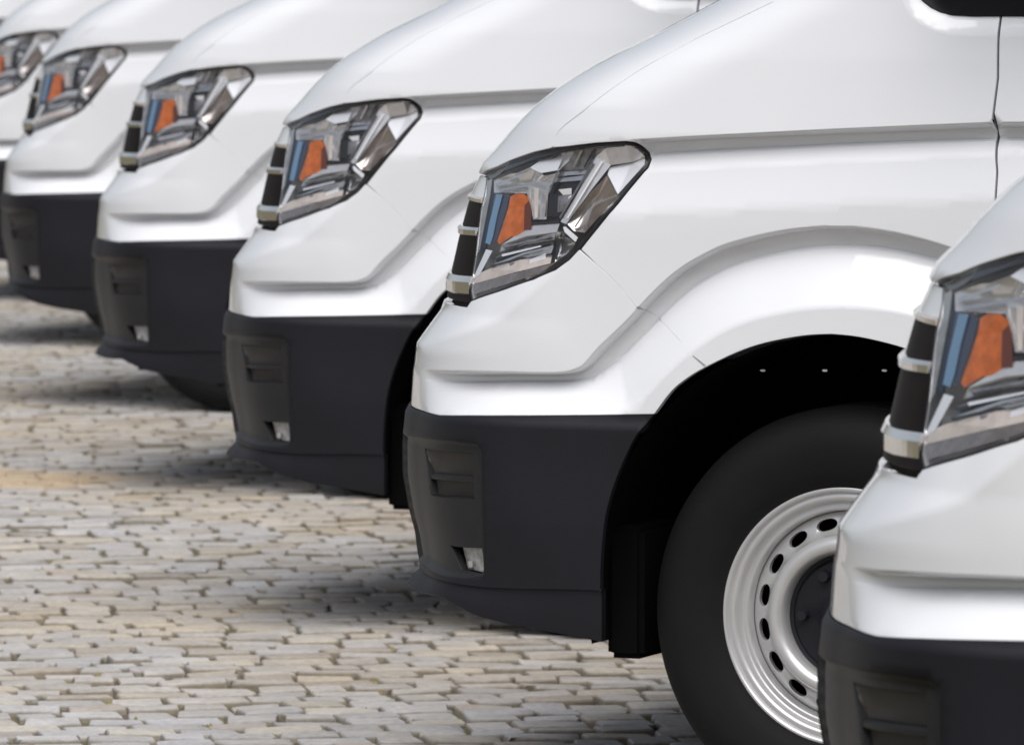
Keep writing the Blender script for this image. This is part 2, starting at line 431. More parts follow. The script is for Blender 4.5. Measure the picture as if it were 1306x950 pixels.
def facet(polys, m, name, parent, thick=.006):
    """solid pieces set behind the lens: each polygon = [(px, py, depth behind the lens in m)]"""
    bm = bmesh.new()
    for poly in polys:
        P = np.array([(p[0], p[1]) for p in poly], float); dep = np.array([p[2] for p in poly]) * .6
        Q = T(P); X = surf(Q[:, 0], Q[:, 1]); R = rays(P); R /= np.linalg.norm(R, axis=1, keepdims=True)
        A = X + R * dep[:, None]; B = A + R * thick
        va = [bm.verts.new(tuple(v)) for v in A]; vb = [bm.verts.new(tuple(v)) for v in B]; n = len(va)
        bm.faces.new(va); bm.faces.new(vb[::-1])
        for i in range(n): bm.faces.new((va[i], vb[i], vb[(i + 1) % n], va[(i + 1) % n]))
    bmesh.ops.recalc_face_normals(bm, faces=bm.faces[:]); bmesh.ops.triangulate(bm, faces=[f for f in bm.faces if len(f.verts) > 4])
    return bm_obj(name, bm, m, parent)

# ------------------------------------------------------------------ outlines (second van, photo pixels)
lamp_px = [(619, 226), (633, 216), (650, 208), (680, 197.5), (720, 189), (760, 184.5), (797, 182.5), (808, 184), (819, 189), (827, 196), (829, 203), (825, 213), (800, 242), (775, 272), (750, 303), (738, 319), (726, 332), (708, 345), (680, 357), (650, 367), (620, 377), (601, 384),
           (599, 372), (601, 350), (605, 325), (608, 300), (611, 275), (616, 250), (618, 238)]
LAMP = T(lamp_px)
arch_px = [(768, 817), (768, 732), (771, 684), (777, 646), (787, 613), (798.6, 585), (813, 556), (834, 528), (856, 499), (875, 483), (898, 469), (940, 449), (976, 437), (1024, 428), (1060, 426)]
ARCHF = smooth_poly(T(arch_px), 4)
qa = ARCHF[-1, 0]
ARCHR = ARCHF[::-1].copy(); ARCHR[:, 0] = 2 * qa - ARCHR[:, 0]; ARCHR = ARCHR[1:]
ARCHR = ARCHR[ARCHR[:, 1] > .30]
GAPLINE = smooth_poly(T([(705, 188), (713, 167), (744, 142), (766, 124), (809, 94), (852, 69), (886, 50.5), (935, 27), (985, 3)]), 4)
HOODTOP = 1.47
gl_top = np.array([GAPLINE[-1, 0] - .05, HOODTOP])
doorx = T([(1275, 20), (1271, 100), (1268, 160), (1272, 176), (1270, 220), (1268, 262)])
DOORF = np.vstack([[[doorx[0, 0] - .03, HOODTOP]], doorx])
def arch_at(q, arr):
    a = arr[np.argsort(arr[:, 0])]; return float(np.interp(q, a[:, 0], a[:, 1]))
SEAM = T([(739, 319), (760, 337), (790, 365), (825, 396), (865, 432), (902, 466)])
i_s = int(np.argmin(((ARCHF - SEAM[-1]) ** 2).sum(1))); i_c = int(np.argmin(((ARCHF - T([(834, 528)])[0]) ** 2).sum(1)))
z_cl = float(T([(600, 529)])[0, 1])
CLADLINE = T([(800, 528.5), (750, 529), (700, 529.3), (650, 529.5), (600, 529.5), (560, 529.5)])
z_hood = LAMP[0, 1] + .003
z_gt = float(T([(600, 249)])[0, 1]); z_gb = float(T([(575, 391)])[0, 1])
lamp_top = LAMP[0:10]; lamp_in = LAMP[21:]
def tocentre(z, z2=None): return [[qend(z) + .01, z]]

print('zcl', z_cl, 'zhood', z_hood, 'zgt', z_gt, 'zgb', z_gb, 'arch', ARCHF[0], ARCHF[-1], 'gap', GAPLINE[-1], 'door', doorx[0], 'lampin', LAMP[0], LAMP[21])

# ------------------------------------------------------------------ the van
van = empty('van')
C3D = densify(C3[:-1], .004, False); C2D = densify(C2[:-2], .014, False)
def blend(t):
    out = []
    for p in C2D:
        j = int(((C3D - p) ** 2).sum(1).argmin()); out.append(p + (C3D[j] - p) * t)
    return np.array(out)
def off_curve(c, d, step=.014):
    c = densify(c, step, False); g = np.gradient(c, axis=0); g /= np.linalg.norm(g, axis=1, keepdims=True) + 1e-9
    return c + np.stack([-g[:, 1], g[:, 0]], 1) * d
creases = [off_curve(C1[:-1], k) for k in (-.003, 0, .0025, .005, .008, .015, .0215, .0245, .028, .0315, .06, .10, .125, .142, .16)]
creases += [off_curve(C2[:-2], -.0045), C2D] + [off_curve(C2[:-2], -.0025)] + [blend(k) for k in (.018, .035, .06, .13, .21, .235, .265, .30, .5, .75, .955, 1.045)] + [C3D[::3]]
creases += [np.vstack([WPOLY, WPOLY[:1]])] + [np.vstack([w_, w_[:1]]) for w_ in (inset(WPOLY, -.016), inset(WPOLY, -.032), inset(WPOLY, -.036))]
creases += [off_curve(K2, -.006), K2, off_curve(K2, .006)]
# bonnet: lower edge follows the lamp, then runs to the centre
hood_out = list(T([(612, 222.5), (633, 213), (650, 205), (680, 194.5), (700, 190)])) + list(GAPLINE) + [gl_top] + [[qend(HOODTOP) + .01, HOODTOP]] + [[qend(zq) + .01, zq] for zq in np.linspace(HOODTOP, z_hood, 14)[1:]]
hood = panel('bonnet', hood_out, 'paint', van, h=.022, centre=True, gap=.0018)
seal = panel('bonnet_seal', list(T([(617, 224), (633, 214), (650, 206), (680, 195.5), (720, 187.5), (700, 199), (680, 204), (650, 216), (633, 225), (624, 229)])), 'seal', van, h=.012, off=-.004, gap=0)
# wing
fen_out = list(GAPLINE[::-1]) + list(T([(720, 187), (760, 182.5), (797, 180.5), (810, 182), (821, 187.5), (829, 195), (831, 203), (827, 214), (802, 243), (777, 273), (752, 304), (741, 318)])) \
    + list(SEAM[1:-1]) + list(ARCHF[i_s:]) + [p for p in ARCHR if p[0] > DOORF[-1, 0]] + [[DOORF[-1, 0], arch_at(DOORF[-1, 0], ARCHR)]] + list(DOORF[::-1]) + [gl_top]
fender = panel('wing', fen_out, 'paint', van, h=.012, cons=creases)
# painted bumper
bum_out = list(LAMP[15:22][::1]) + [[LAMP[21, 0] + .01, z_gb + .004]] + [[qend(z_gb) + .01, z_gb]] + [[qend(zq) + .01, zq] for zq in np.linspace(z_gb, z_cl, 8)[1:]] \
    + list(CLADLINE[::-1]) + list(ARCHF[i_c:i_s + 1]) + list(SEAM[::-1])
bum_out = np.array(bum_out); 
bumper = panel('bumper', bum_out, 'paint', van, h=.012, cons=creases, centre=True)
# lower bumper in dark plastic, with the air intake and fog lamp pockets
intake = T([(541, 571), (600, 577), (603, 577), (604.5, 638), (549, 632), (545, 600)])
pocket = T([(573, 695), (584, 697), (614, 698), (617, 731), (588, 728)])
LIPTOP = T([(768, 752), (725, 750.5), (690, 750), (640, 749), (600, 746), (570, 741), (552, 735)])
z_lip = float(LIPTOP[-1, 1])
recess = T([(533, 561), (580, 562), (612, 566), (618, 575), (619, 640), (621, 733), (600, 736), (572, 733), (552, 727), (545, 690)])
recess[0, 0] = QF0 + .16; recess[-1] = [QF0 + .16, recess[-3, 1] + .05]; recess[-2] = [QF0 + .12, recess[-3, 1]]
def clad_surf(q, z):
    P = surf(q, z); n = hnorm(q, z)
    d = seg_dist(q, z, np.vstack([recess, recess[:1]]))[0]; ins = inpoly(np.stack([q, z], 1), recess)
    k = np.where(ins, -np.minimum(d / .007, 1) * .010, 0)
    # top bevel of the cladding and a shallow tuck under it
    tb = np.clip((z_cl - z) / .016, 0, 1); k = k + .009 * tb
    return P + n * k[:, None]
i_l = int(np.argmin(((ARCHF - LIPTOP[0]) ** 2).sum(1)))
clad_out = list(CLADLINE) + [[qend(z_cl) + .01, z_cl]] + [[qend(zq) + .01, zq] for zq in np.linspace(z_cl, z_lip, 8)[1:]] + list(LIPTOP[::-1]) + list(ARCHF[i_l:i_c + 1])
clad = panel('bumper_cladding', clad_out, 'clad', van, h=.014, holes=[recess], cons=[], f=clad_surf, centre=True)
vent = panel('cladding_recess_lit', recess, 'clad_lit', van, h=.012, holes=[intake, pocket], cons=[inset(recess, .007)], f=clad_surf, gap=.0004)  # cladding recess cut out separately to carry its painted lit tone
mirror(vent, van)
# wheel-arch edge strip of the lip
lip_bot = T([(768, 818), (735, 811), (700, 805), (650, 796), (612, 785), (590, 775), (568, 762)])
z_lb = float(T([(600, 782)])[0, 1])
def lip_surf(q, z):
    P = surf(q, z); n = hnorm(q, z); t = np.clip((z_lip - z) / .03, 0, 1)
    k = .003 + .005 * S01(q, QF1 - .12, QF0) * (.3 + .7 * np.minimum(t * 1.5, 1)) - .045 * np.clip((z_lip - z - .05) / .08, 0, 1) * S01(q, QF1 - .2, QF0)
    return P + n * k[:, None]
lip_out = list(LIPTOP) + [[qend(z_lip) + .01, z_lip]] + [[qend(zq) + .01, zq] for zq in np.linspace(z_lip, z_lip - .030, 4)[1:]] + [[QF0 + .12, z_lip - .030]] + list(lip_bot[::-1])
lip = panel('bumper_lip', lip_out, 'clad', van, h=.016, f=lip_surf, centre=True, thick=.018)

def pocket_walls(outline, name, parent, depth=.07, m='black'):
    O = densify(np.asarray(outline), .015); q, z = O[:, 0], O[:, 1]
    A = clad_surf(q, z) - hnorm(q, z) * .002; nn = hnorm(q, z).mean(0); nn[2] = 0; nn /= np.linalg.norm(nn)
    c = A.mean(0); B = A - nn * (((A - c) @ nn)[:, None] + depth); B = B + (B.mean(0) - B) * .06; n = len(A); V = list(A) + list(B) + [B.mean(0)]
    F = [(i, (i + 1) % n, n + (i + 1) % n, n + i) for i in range(n)] + [(n + i, n + (i + 1) % n, 2 * n) for i in range(n)]
    return link_mesh(name, mesh_vf(name, V, F), parent, m)
intake_o = pocket_walls(intake, 'air_intake', van, .022, 'duct')
def ribbon(name, pts_px, hgt, m, parent, proud=.002, depth=.03, f=None, qz=None, centre=False, bev=.3):
    """a bar that follows the body: rectangular section with a chamfered top edge"""
    Q = np.asarray(qz) if qz is not None else T(pts_px)
    Q = densify(Q, .02, False); q, z = Q[:, 0], Q[:, 1]
    ff = f or surf; N = hnorm(q, z); N[:, 2] = 0; N /= np.linalg.norm(N, axis=1, keepdims=True)
    P = ff(q, z); up_ = np.array([[0, 0, 1.0]])
    sec = [(-depth, hgt / 2), (proud - .35 * depth * bev - .002, hgt / 2), (proud, hgt * .18), (proud, -hgt * .42), (proud - .003, -hgt / 2), (-depth, -hgt / 2)]
    V = []; F = []; k = len(sec)
    for i in range(len(P)):
        for a, b in sec: V.append(P[i] + N[i] * a + up_[0] * b)
    for i in range(len(P) - 1):
        for j in range(k): F.append((i * k + j, i * k + (j + 1) % k, (i + 1) * k + (j + 1) % k, (i + 1) * k + j))
    F.append(tuple(range(k))[::-1]); F.append(tuple((len(P) - 1) * k + j for j in range(k)))
    if centre:
        n = len(V); V = V + [np.array((v[0], 2 * CY - v[1], v[2])) for v in V]; F = F + [tuple(i + n for i in t)[::-1] for t in F]
    me = mesh_vf(name, V, F)
    bm = bmesh.new(); bm.from_mesh(me); bmesh.ops.recalc_face_normals(bm, faces=bm.faces[:]); bm.to_mesh(me); bm.free()
    return link_mesh(name, me, parent, m)
sl = [ribbon('slat', [(543, 606), (575, 610), (604, 612)], .011, 'clad_lit', intake_o, proud=-.003, depth=.024, f=clad_surf),
      ribbon('slat', [(546, 634), (575, 636), (604, 638)], .007, 'clad_lit', intake_o, proud=-.003, depth=.022, f=clad_surf)]
fog_pocket = pocket_walls(pocket, 'fog_lamp', van, .05, 'black')
def facet_on(polys, m, name, parent, f, thick=.006):
    bm = bmesh.new()
    for poly in polys:
        P = np.array([(p[0], p[1]) for p in poly], float); dep = np.array([p[2] for p in poly])
        Q = T(P); X = f(Q[:, 0], Q[:, 1]); N = hnorm(Q[:, 0], Q[:, 1]); A = X - N * dep[:, None]; B = A - N * thick
        va = [bm.verts.new(tuple(v)) for v in A]; vb = [bm.verts.new(tuple(v)) for v in B]; n = len(va)
        bm.faces.new(va); bm.faces.new(vb[::-1])
        for i in range(n): bm.faces.new((va[i], vb[i], vb[(i + 1) % n], va[(i + 1) % n]))
    bmesh.ops.recalc_face_normals(bm, faces=bm.faces[:])
    return bm_obj(name, bm, m, parent)
facet_on([[(583, 699, .012), (615, 700, .004), (617, 730, .004), (590, 727, .012)]], 'fog_grey', 'fog_lens', fog_pocket, clad_surf)
facet_on([[(593, 716, .006), (600, 716, .004), (600, 724, .004), (594, 724, .006)]], 'silver', 'bulb', fog_pocket, clad_surf)
intake_m = mirror(intake_o, van); fog_m = mirror(fog_pocket, van)

# grille between the lamps
grille = empty('grille', van)
gq = float(LAMP[24, 0])
def gr_surf(q, z): return surf(q, z) - hnorm(q, z) * .004
g_out = list(LAMP[21:][::1]) + [[LAMP[27, 0], z_gt]] + [[qend(zq) + .01, zq] for zq in np.linspace(z_gt, z_gb - .002, 8)]
g_out = np.array(g_out)
gback = panel('mesh_panel', g_out, 'brownmesh', grille, h=.012, f=gr_surf, centre=True, gap=0)
zb1 = float(T([(602, 298)])[0, 1]); zb2 = float(T([(590, 366)])[0, 1])
def bar_q(z, z2=None): return float(np.interp(z, LAMP[21:28, 1], LAMP[21:28, 0]))
for z_, h_, nm in ((zb1, .015, 'chrome_bar'), (zb2, .033, 'chrome_bar')):
    ribbon(nm, None, h_, 'chrome', grille, qz=[[bar_q(z_) + .002, z_ + .004], [bar_q(z_) + .1, z_ + .001], [qend(z_) - .001, z_ - .003]], proud=.003, depth=.03, centre=True)
ribbon('trim', None, .010, 'lamp_beige', grille, qz=[[bar_q(z_gt) + .002, z_gt - .004], [qend(z_gt) - .001, z_gt - .006]], proud=.001, depth=.02, centre=True)
gf_out = [LAMP[0], LAMP[28], LAMP[27], [LAMP[27, 0] + .01, z_gt + .001]] + [[qend(zq) + .01, zq] for zq in np.linspace(z_gt + .001, z_hood - .004, 4)]
panel('grille_surround', gf_out, 'paint', van, h=.014, off=-.004, centre=True)

# headlamp
lampo = empty('headlamp', van)
panel('lens', inset(LAMP, .003), 'lens', lampo, h=.015, off=-.001, gap=0, thick=.004)
# black surround
ring_in = inset(LAMP, .0026)
panel('surround', LAMP, 'seal', lampo, h=.012, holes=[ring_in], off=-.0015, gap=.0006, thick=.02)
# bucket
def bucket():
    O = densify(inset(LAMP, .004), .012); q, z = O[:, 0], O[:, 1]; A = surf(q, z) - hnorm(q, z) * .002
    c = A.mean(0); R = c - CV; R /= np.linalg.norm(R); nn = hnorm(np.array([q.mean()]), np.array([z.mean()]))[0]
    B = A - nn * .10 + (c - A) * .12; n = len(A); V = list(A) + list(B) + [B.mean(0) - nn * .015]
    F = [(i, (i + 1) % n, n + (i + 1) % n, n + i) for i in range(n)] + [(n + i, n + (i + 1) % n, 2 * n) for i in range(n)]
    return link_mesh('housing', mesh_vf('housing', V, F, True, 40), lampo, 'silver_light')
bucket()
def bowl(px, d0, d1, m, name, rings=7):
    P = np.array(px, float); P = densify(P, 5.0); c = P.mean(0); V = []; n = len(P)
    for k in range(rings):
        r = 1 - k / rings; Q_ = c + (P - c) * r; dep = (d0 + (d1 - d0) * (1 - r * r)); Q = T(Q_); X = surf(Q[:, 0], Q[:, 1]); Rr = rays(Q_); Rr /= np.linalg.norm(Rr, axis=1, keepdims=True)
        V += list(X + Rr * dep)
    Q = T([c]); Rr = rays([c]); V.append((surf(Q[:, 0], Q[:, 1]) + Rr / np.linalg.norm(Rr) * d1)[0])
    F = [(k * n + i, k * n + (i + 1) % n, (k + 1) * n + (i + 1) % n, (k + 1) * n + i) for k in range(rings - 1) for i in range(n)] + [((rings - 1) * n + i, (rings - 1) * n + (i + 1) % n, rings * n) for i in range(n)]
    return link_mesh(name, mesh_vf(name, V, F, True), lampo, m)
D_ = .03
bowl([(641, 216), (676, 206), (690, 203), (684, 218), (694, 224), (712, 221), (707, 230), (699, 248), (697, 280), (680, 280), (677, 262), (672, 247), (650, 246), (630, 246), (630, 229)], .016, .052, 'silver_light', 'reflector_bowl')
bowl([(774, 224), (788, 250), (767, 273), (746, 297), (732, 295), (724, 286), (752, 247)], .009, .030, 'brown_silver', 'reflector_bowl')
bowl([(712, 303), (724, 303), (734, 311), (722, 325), (708, 334), (709, 318)], .005, .018, 'silver', 'corner_bowl')
bowl([(713, 251), (729, 249), (726, 261), (721, 269), (712, 270)], .014, .006, 'silver_dark', 'projector_glass', 5)
bowl([(640, 313), (672, 303), (709, 297), (707, 305), (670, 311), (638, 321)], .007, .016, 'silver', 'ledge_bowl')
bowl([(632, 339), (668, 325), (706, 315), (703, 323), (664, 331), (628, 345)], .009, .017, 'silver', 'ledge_bowl')
facet([[(772, 188, .012), (800, 186, .012), (812, 190, .010), (823, 200, .008), (806, 207, .016), (779, 211, .02)]], 'silver', 'reflector', lampo)
facet([[(621, 223.5, .004), (650, 206.5, .004), (690, 194.5, .004), (730, 187, .004), (797, 183, .004), (797, 187, .004), (735, 192, .004), (700, 198.5, .004), (670, 208, .004), (642, 219, .004), (627, 229, .004)]], 'lamp_black', 'top_bezel', lampo)
facet([[(777, 214, .034), (806, 207, .030), (823, 200, .020), (822, 210, .008), (788, 248, .006), (775, 223, .028)]], 'white_sheen', 'reflector', lampo)
facet([[(760, 200, .022), (772, 190, .016), (779, 211, .02), (756, 240, .022), (722, 286, .022), (715, 283, .022), (738, 244, .022)]], 'silver_light', 'light_guide', lampo)
facet([[(700, 197, .036), (733, 193, .034), (728, 203, .024), (713, 217, .010), (690, 221, .008), (676, 214, .014), (690, 204, .026)]], 'white_sheen', 'top_sky_sheen', lampo)  # white patch standing for sky reflected at the lamp top
facet([[(714, 218, .03), (734, 193, .02), (768, 189, .02), (757, 203, .024), (748, 216, .03)]], 'silver_dark', 'fin', lampo)
facet([[(709, 220, .026), (752, 217, .026), (750, 222, .022), (708, 225, .022)]], 'silver', 'fin', lampo)
facet([[(708, 228, .026), (746, 224, .026), (744, 230, .022), (706, 233, .022)]], 'silver', 'fin', lampo)
facet([[(702, 236, .03), (742, 231, .03), (730, 262, .03), (722, 276, .03), (695, 276, .03), (697, 258, .03)]], 'lamp_black', 'projector', lampo)
facet([[(712, 242, .022), (729, 240, .022), (729, 248, .026), (718, 249, .026)]], 'white_sheen', 'projector_rim', lampo)
facet([[(712, 250, .026), (730, 248, .026), (722, 270, .026), (711, 271, .026)]], 'silver_dark', 'projector_lens', lampo)
facet([[(651, 251, .026), (658, 247, .022), (668, 247.5, .022), (674, 252, .024), (677, 262, .028), (677, 292, .03), (668, 299, .028), (652, 302, .028), (637, 312, .03), (634, 308, .03), (642, 285, .03), (648, 266, .028)]], 'orange', 'indicator', lampo)
facet([[(669, 262, .021), (674.5, 256, .021), (677.5, 268, .022), (677.5, 293, .022), (668, 293, .021)]], 'amberdark', 'indicator_edge', lampo)
facet([[(633, 248, .025), (641, 248, .025), (634, 275, .028), (629, 300, .03), (625, 312, .03), (619, 310, .03), (624, 285, .028)]], 'blue', 'tinted_rib', lampo)
facet([[(626, 244, .034), (634, 246, .034), (622, 300, .036), (618, 318, .036), (613, 312, .036), (620, 270, .034)]], 'navy', 'rib', lampo)
facet([[(641, 250, .034), (650, 250, .034), (645, 270, .034), (633, 308, .036), (627, 312, .036), (634, 280, .034)]], 'navy', 'rib', lampo)
facet([[(621, 232, .012), (628, 227, .012), (625, 250, .014), (617, 292, .014), (612, 318, .014), (606, 330, .012), (609, 300, .012), (613, 268, .012)]], 'silver_dark', 'side_wall', lampo)
facet([[(676, 284, .022), (714, 281.5, .022), (713, 284.5, .022), (676, 287, .022)]], 'lamp_black', 'groove', lampo, .004)
facet([[(676, 287, .028), (714, 285, .026), (710, 296, .020), (672, 301, .022), (640, 312, .026), (655, 302, .03)]], 'silver_light', 'ledge', lampo)
facet([[(640, 312, .026), (672, 301, .022), (710, 296, .02), (708, 306, .03), (670, 312, .032), (636, 322, .034)]], 'silver', 'ledge', lampo)
facet([[(632, 328, .03), (670, 314, .03), (706, 307, .028), (706, 313, .02), (668, 322, .02), (630, 337, .022)]], 'silver_dark', 'ledge', lampo)
facet([[(630, 337, .022), (668, 322, .02), (706, 313, .02), (702, 324, .022), (664, 331, .024), (624, 345, .026)]], 'silver', 'ledge', lampo)
facet([[(676, 331, .018), (696, 323, .016), (696, 331, .016), (675, 337, .018)]], 'white_sheen', 'ledge_highlight', lampo)
facet([[(620, 318, .02), (628, 320, .02), (612, 350, .012), (603, 356, .01)]], 'white_sheen', 'inner_edge', lampo)
facet([[(608, 350, .012), (624, 343, .014), (664, 331, .014), (704, 326, .014), (702, 336, .008), (662, 346, .008), (604, 362, .008)]], 'lamp_beige', 'bezel', lampo)
facet([[(604, 362, .008), (662, 347, .008), (702, 337, .008), (716, 330, .008), (690, 348, .01), (650, 361, .01), (606, 375, .01)]], 'brown_dark', 'bezel', lampo)
facet([[(718, 290, .008), (721, 289, .008), (737, 303, .006), (734, 309, .006), (720, 296, .008)]], 'white_sheen', 'bright_bar', lampo)
for a, b, m_ in (((642, 315), (704, 302), 'silver_dark'), ((630, 331), (702, 309.5), 'lamp_black'), ((640, 326), (690, 314), 'white_sheen'), ((626, 340), (668, 328), 'lamp_black'), ((650, 337), (704, 326), 'silver_dark'), ((684, 240), (684, 278), 'lamp_beige'), ((690, 240), (690, 280), 'silver'), ((724, 190), (700, 246), 'silver_dark'), ((742, 192), (731, 214), 'silver'), ((757, 192), (745, 214), 'lamp_black'), ((768, 206), (724, 278), 'white_sheen'), ((756, 208), (714, 278), 'silver_dark'), ((752, 262), (733, 290), 'silver_dark'), ((716, 298), (710, 330), 'lamp_black'), ((632, 236), (668, 222), 'silver'), ((636, 243), (690, 232), 'silver'), ((645, 212), (690, 203), 'silver')):
    dx, dy = b[0] - a[0], b[1] - a[1]; L_ = math.hypot(dx, dy); w_ = 1.5 if m_ != 'lamp_beige' else 3; nx, ny = -dy / L_ * w_, dx / L_ * w_
    facet([[(a[0] + nx, a[1] + ny, .010), (a[0] - nx, a[1] - ny, .012), (b[0] - nx * .6, b[1] - ny * .6, .012), (b[0] + nx * .6, b[1] + ny * .6, .010)]], m_, 'rib', lampo, .004)
lamp2 = mirror(lampo, van)
fender2 = mirror(fender, van); seal2 = mirror(seal, van)

# ---- cab behind the wing: door, windows, upper body
door = None
zsill = .42
dr = -1.32
ar = [p for p in ARCHR if p[0] < DOORF[-1, 0]]
door_out = [[DOORF[-1, 0], arch_at(DOORF[-1, 0], ARCHR)]] + ar[:] + [[ar[-1][0] - .04, zsill], [dr, zsill], [dr, HOODTOP]] + list(DOORF)
door = panel('door', door_out, 'paint', van, h=.03, cons=creases[:-3], gap=.005, thick=.04)
hd = ribbon('handle', None, .03, 'clad', door, qz=[[dr + .28, 1.06], [dr + .08, 1.06]], proud=.045, depth=.01)
door2 = mirror(door, van)
wz = T([(1306, 20)])[0, 1]; wq = T([(1178, 1), (1188, 9), (1200, 15), (1215, 19), (1240, 20.5), (1306, 20.5)])
win_out = list(wq) + [[dr + .08, wz], [dr + .08, HOODTOP - .01], [wq[0, 0] + .06, HOODTOP - .01]]
win = panel('side_window', win_out, 'glassdark', van, h=.03, off=.004, gap=0); mirror(win, van)
win_b = panel('upper_side_window', [[wq[0, 0] + .03, HOODTOP + .01], [dr + .08, HOODTOP + .01], [dr + .08, 1.98], [-.72, 1.98]], 'glassdark', van, h=.05, off=.004, gap=0); mirror(win_b, van)
side = panel('body_side', [[dr - .004, .5], [-2.95, .5]] + [[-3.64 + .70 * math.cos(a), .36 + .52 * math.sin(a)] for a in np.linspace(.25, math.pi - .25, 14)] + [[-4.33, .5], [-4.62, .5], [-4.62, HOODTOP], [dr - .004, HOODTOP]], 'paint', van, h=.06, cons=[C1])
mirror(side, van)
cab = panel('upper_body', [[-4.62, HOODTOP + .003], [qend(HOODTOP + .003) + .01, HOODTOP + .003]] + [[qend(zq) + .01, zq] for zq in np.linspace(HOODTOP + .003, 2.59, 16)] + [[-4.62, 2.59]], 'paint', van, h=.07, centre=True, thick=0)
roof_q = np.array([(-4.62, .62), (-4.62, 1.42), (-1.05, 1.42), (-1.05, .62)])
bm_obj('roof', box_bm(-2.78, CY, 2.592, 3.72, .96, .02, .004), 'paint', van)
ws_out = [[qend(zq) + .01, zq] for zq in np.linspace(1.50, 2.12, 12)] + [[cpar(2.12)[0] + .35, 2.12], [cpar(1.50)[0] + .30, 1.50]]
panel('windscreen', ws_out, 'glassdark', van, h=.05, off=.006, centre=True, gap=0)
bm_obj('rear_panel', box_bm(-4.62, CY, 1.44, .03, 1.86, 2.0, .01), 'paint', van)
bm_obj('sill', box_bm(-2.0, .03, .40, 2.3, .05, .10, .012), 'clad', van); bm_obj('sill', box_bm(-2.0, 2 * CY - .03, .40, 2.3, .05, .10, .012), 'clad', van)
bm_obj('underbody', box_bm(-2.25, CY, .43, 4.6, 1.5, .20, .02), 'black', van)

# wing mirrors
for sy in (1, -1):
    mo = bm_obj('wing_mirror', box_bm(-.36, CY - sy * (CY + .17), 1.68, .16, .20, .40, .05), 'clad', van, True)
    bm_obj('mirror_arm', box_bm(-.36, CY - sy * (CY + .03), 1.55, .10, .16, .05, .015), 'clad', mo)

# wheel housing
def liner():
    V, F = [], []; n = 40
    rr = .50
    for i in range(n + 1):
        a = math.radians(-8) + math.radians(196) * i / n
        x, zq = rr * .92 * math.cos(a), .36 + rr * .95 * math.sin(a)
        x = max(min(x, .47), -.47)
        for y in (.018, .30, .50): V.append((x, y, zq))
    for i in range(n):
        for j in range(2): F.append((i * 3 + j, i * 3 + j + 1, (i + 1) * 3 + j + 1, (i + 1) * 3 + j))
    c = len(V); V.append((0, .50, .33))
    for i in range(n): F.append((i * 3 + 2, (i + 1) * 3 + 2, c))
    return V, F
V, F = liner()
ln = link_mesh('wheel_arch_liner', mesh_vf('wheel_arch_liner', V, F, True, 50), van, 'black')
lnq = [(973, 472.5), (1052, 472.5), (1128, 472.5)]
for x, y in lnq:
    d = rays((x, y))[0]; t = (.06 - CV[1]) / d[1]; p = CV + t * d
    bm = box_bm(p[0], p[1], p[2], .009, .004, .0035, .001, None); bm_obj('clip', bm, 'clip', ln)
# front of the arch: splash guard hanging below the bumper
fp = [CV + ((.10 - CV[1]) / rays(p)[0][1]) * rays(p)[0] for p in [(776, 700), (776, 838), (822, 838), (822, 700)]]
bm_obj('splash_guard', box_bm((fp[0][0] + fp[2][0]) / 2, .19, (fp[0][2] + fp[1][2]) / 2 + .02, abs(fp[0][0] - fp[2][0]), .20, abs(fp[0][2] - fp[1][2]) + .04, .01), 'black', van)
bm_obj('front_undertray', box_bm(.62, CY, .345, .36, 1.50, .06, .01), 'black', van)
mirror(ln, van)

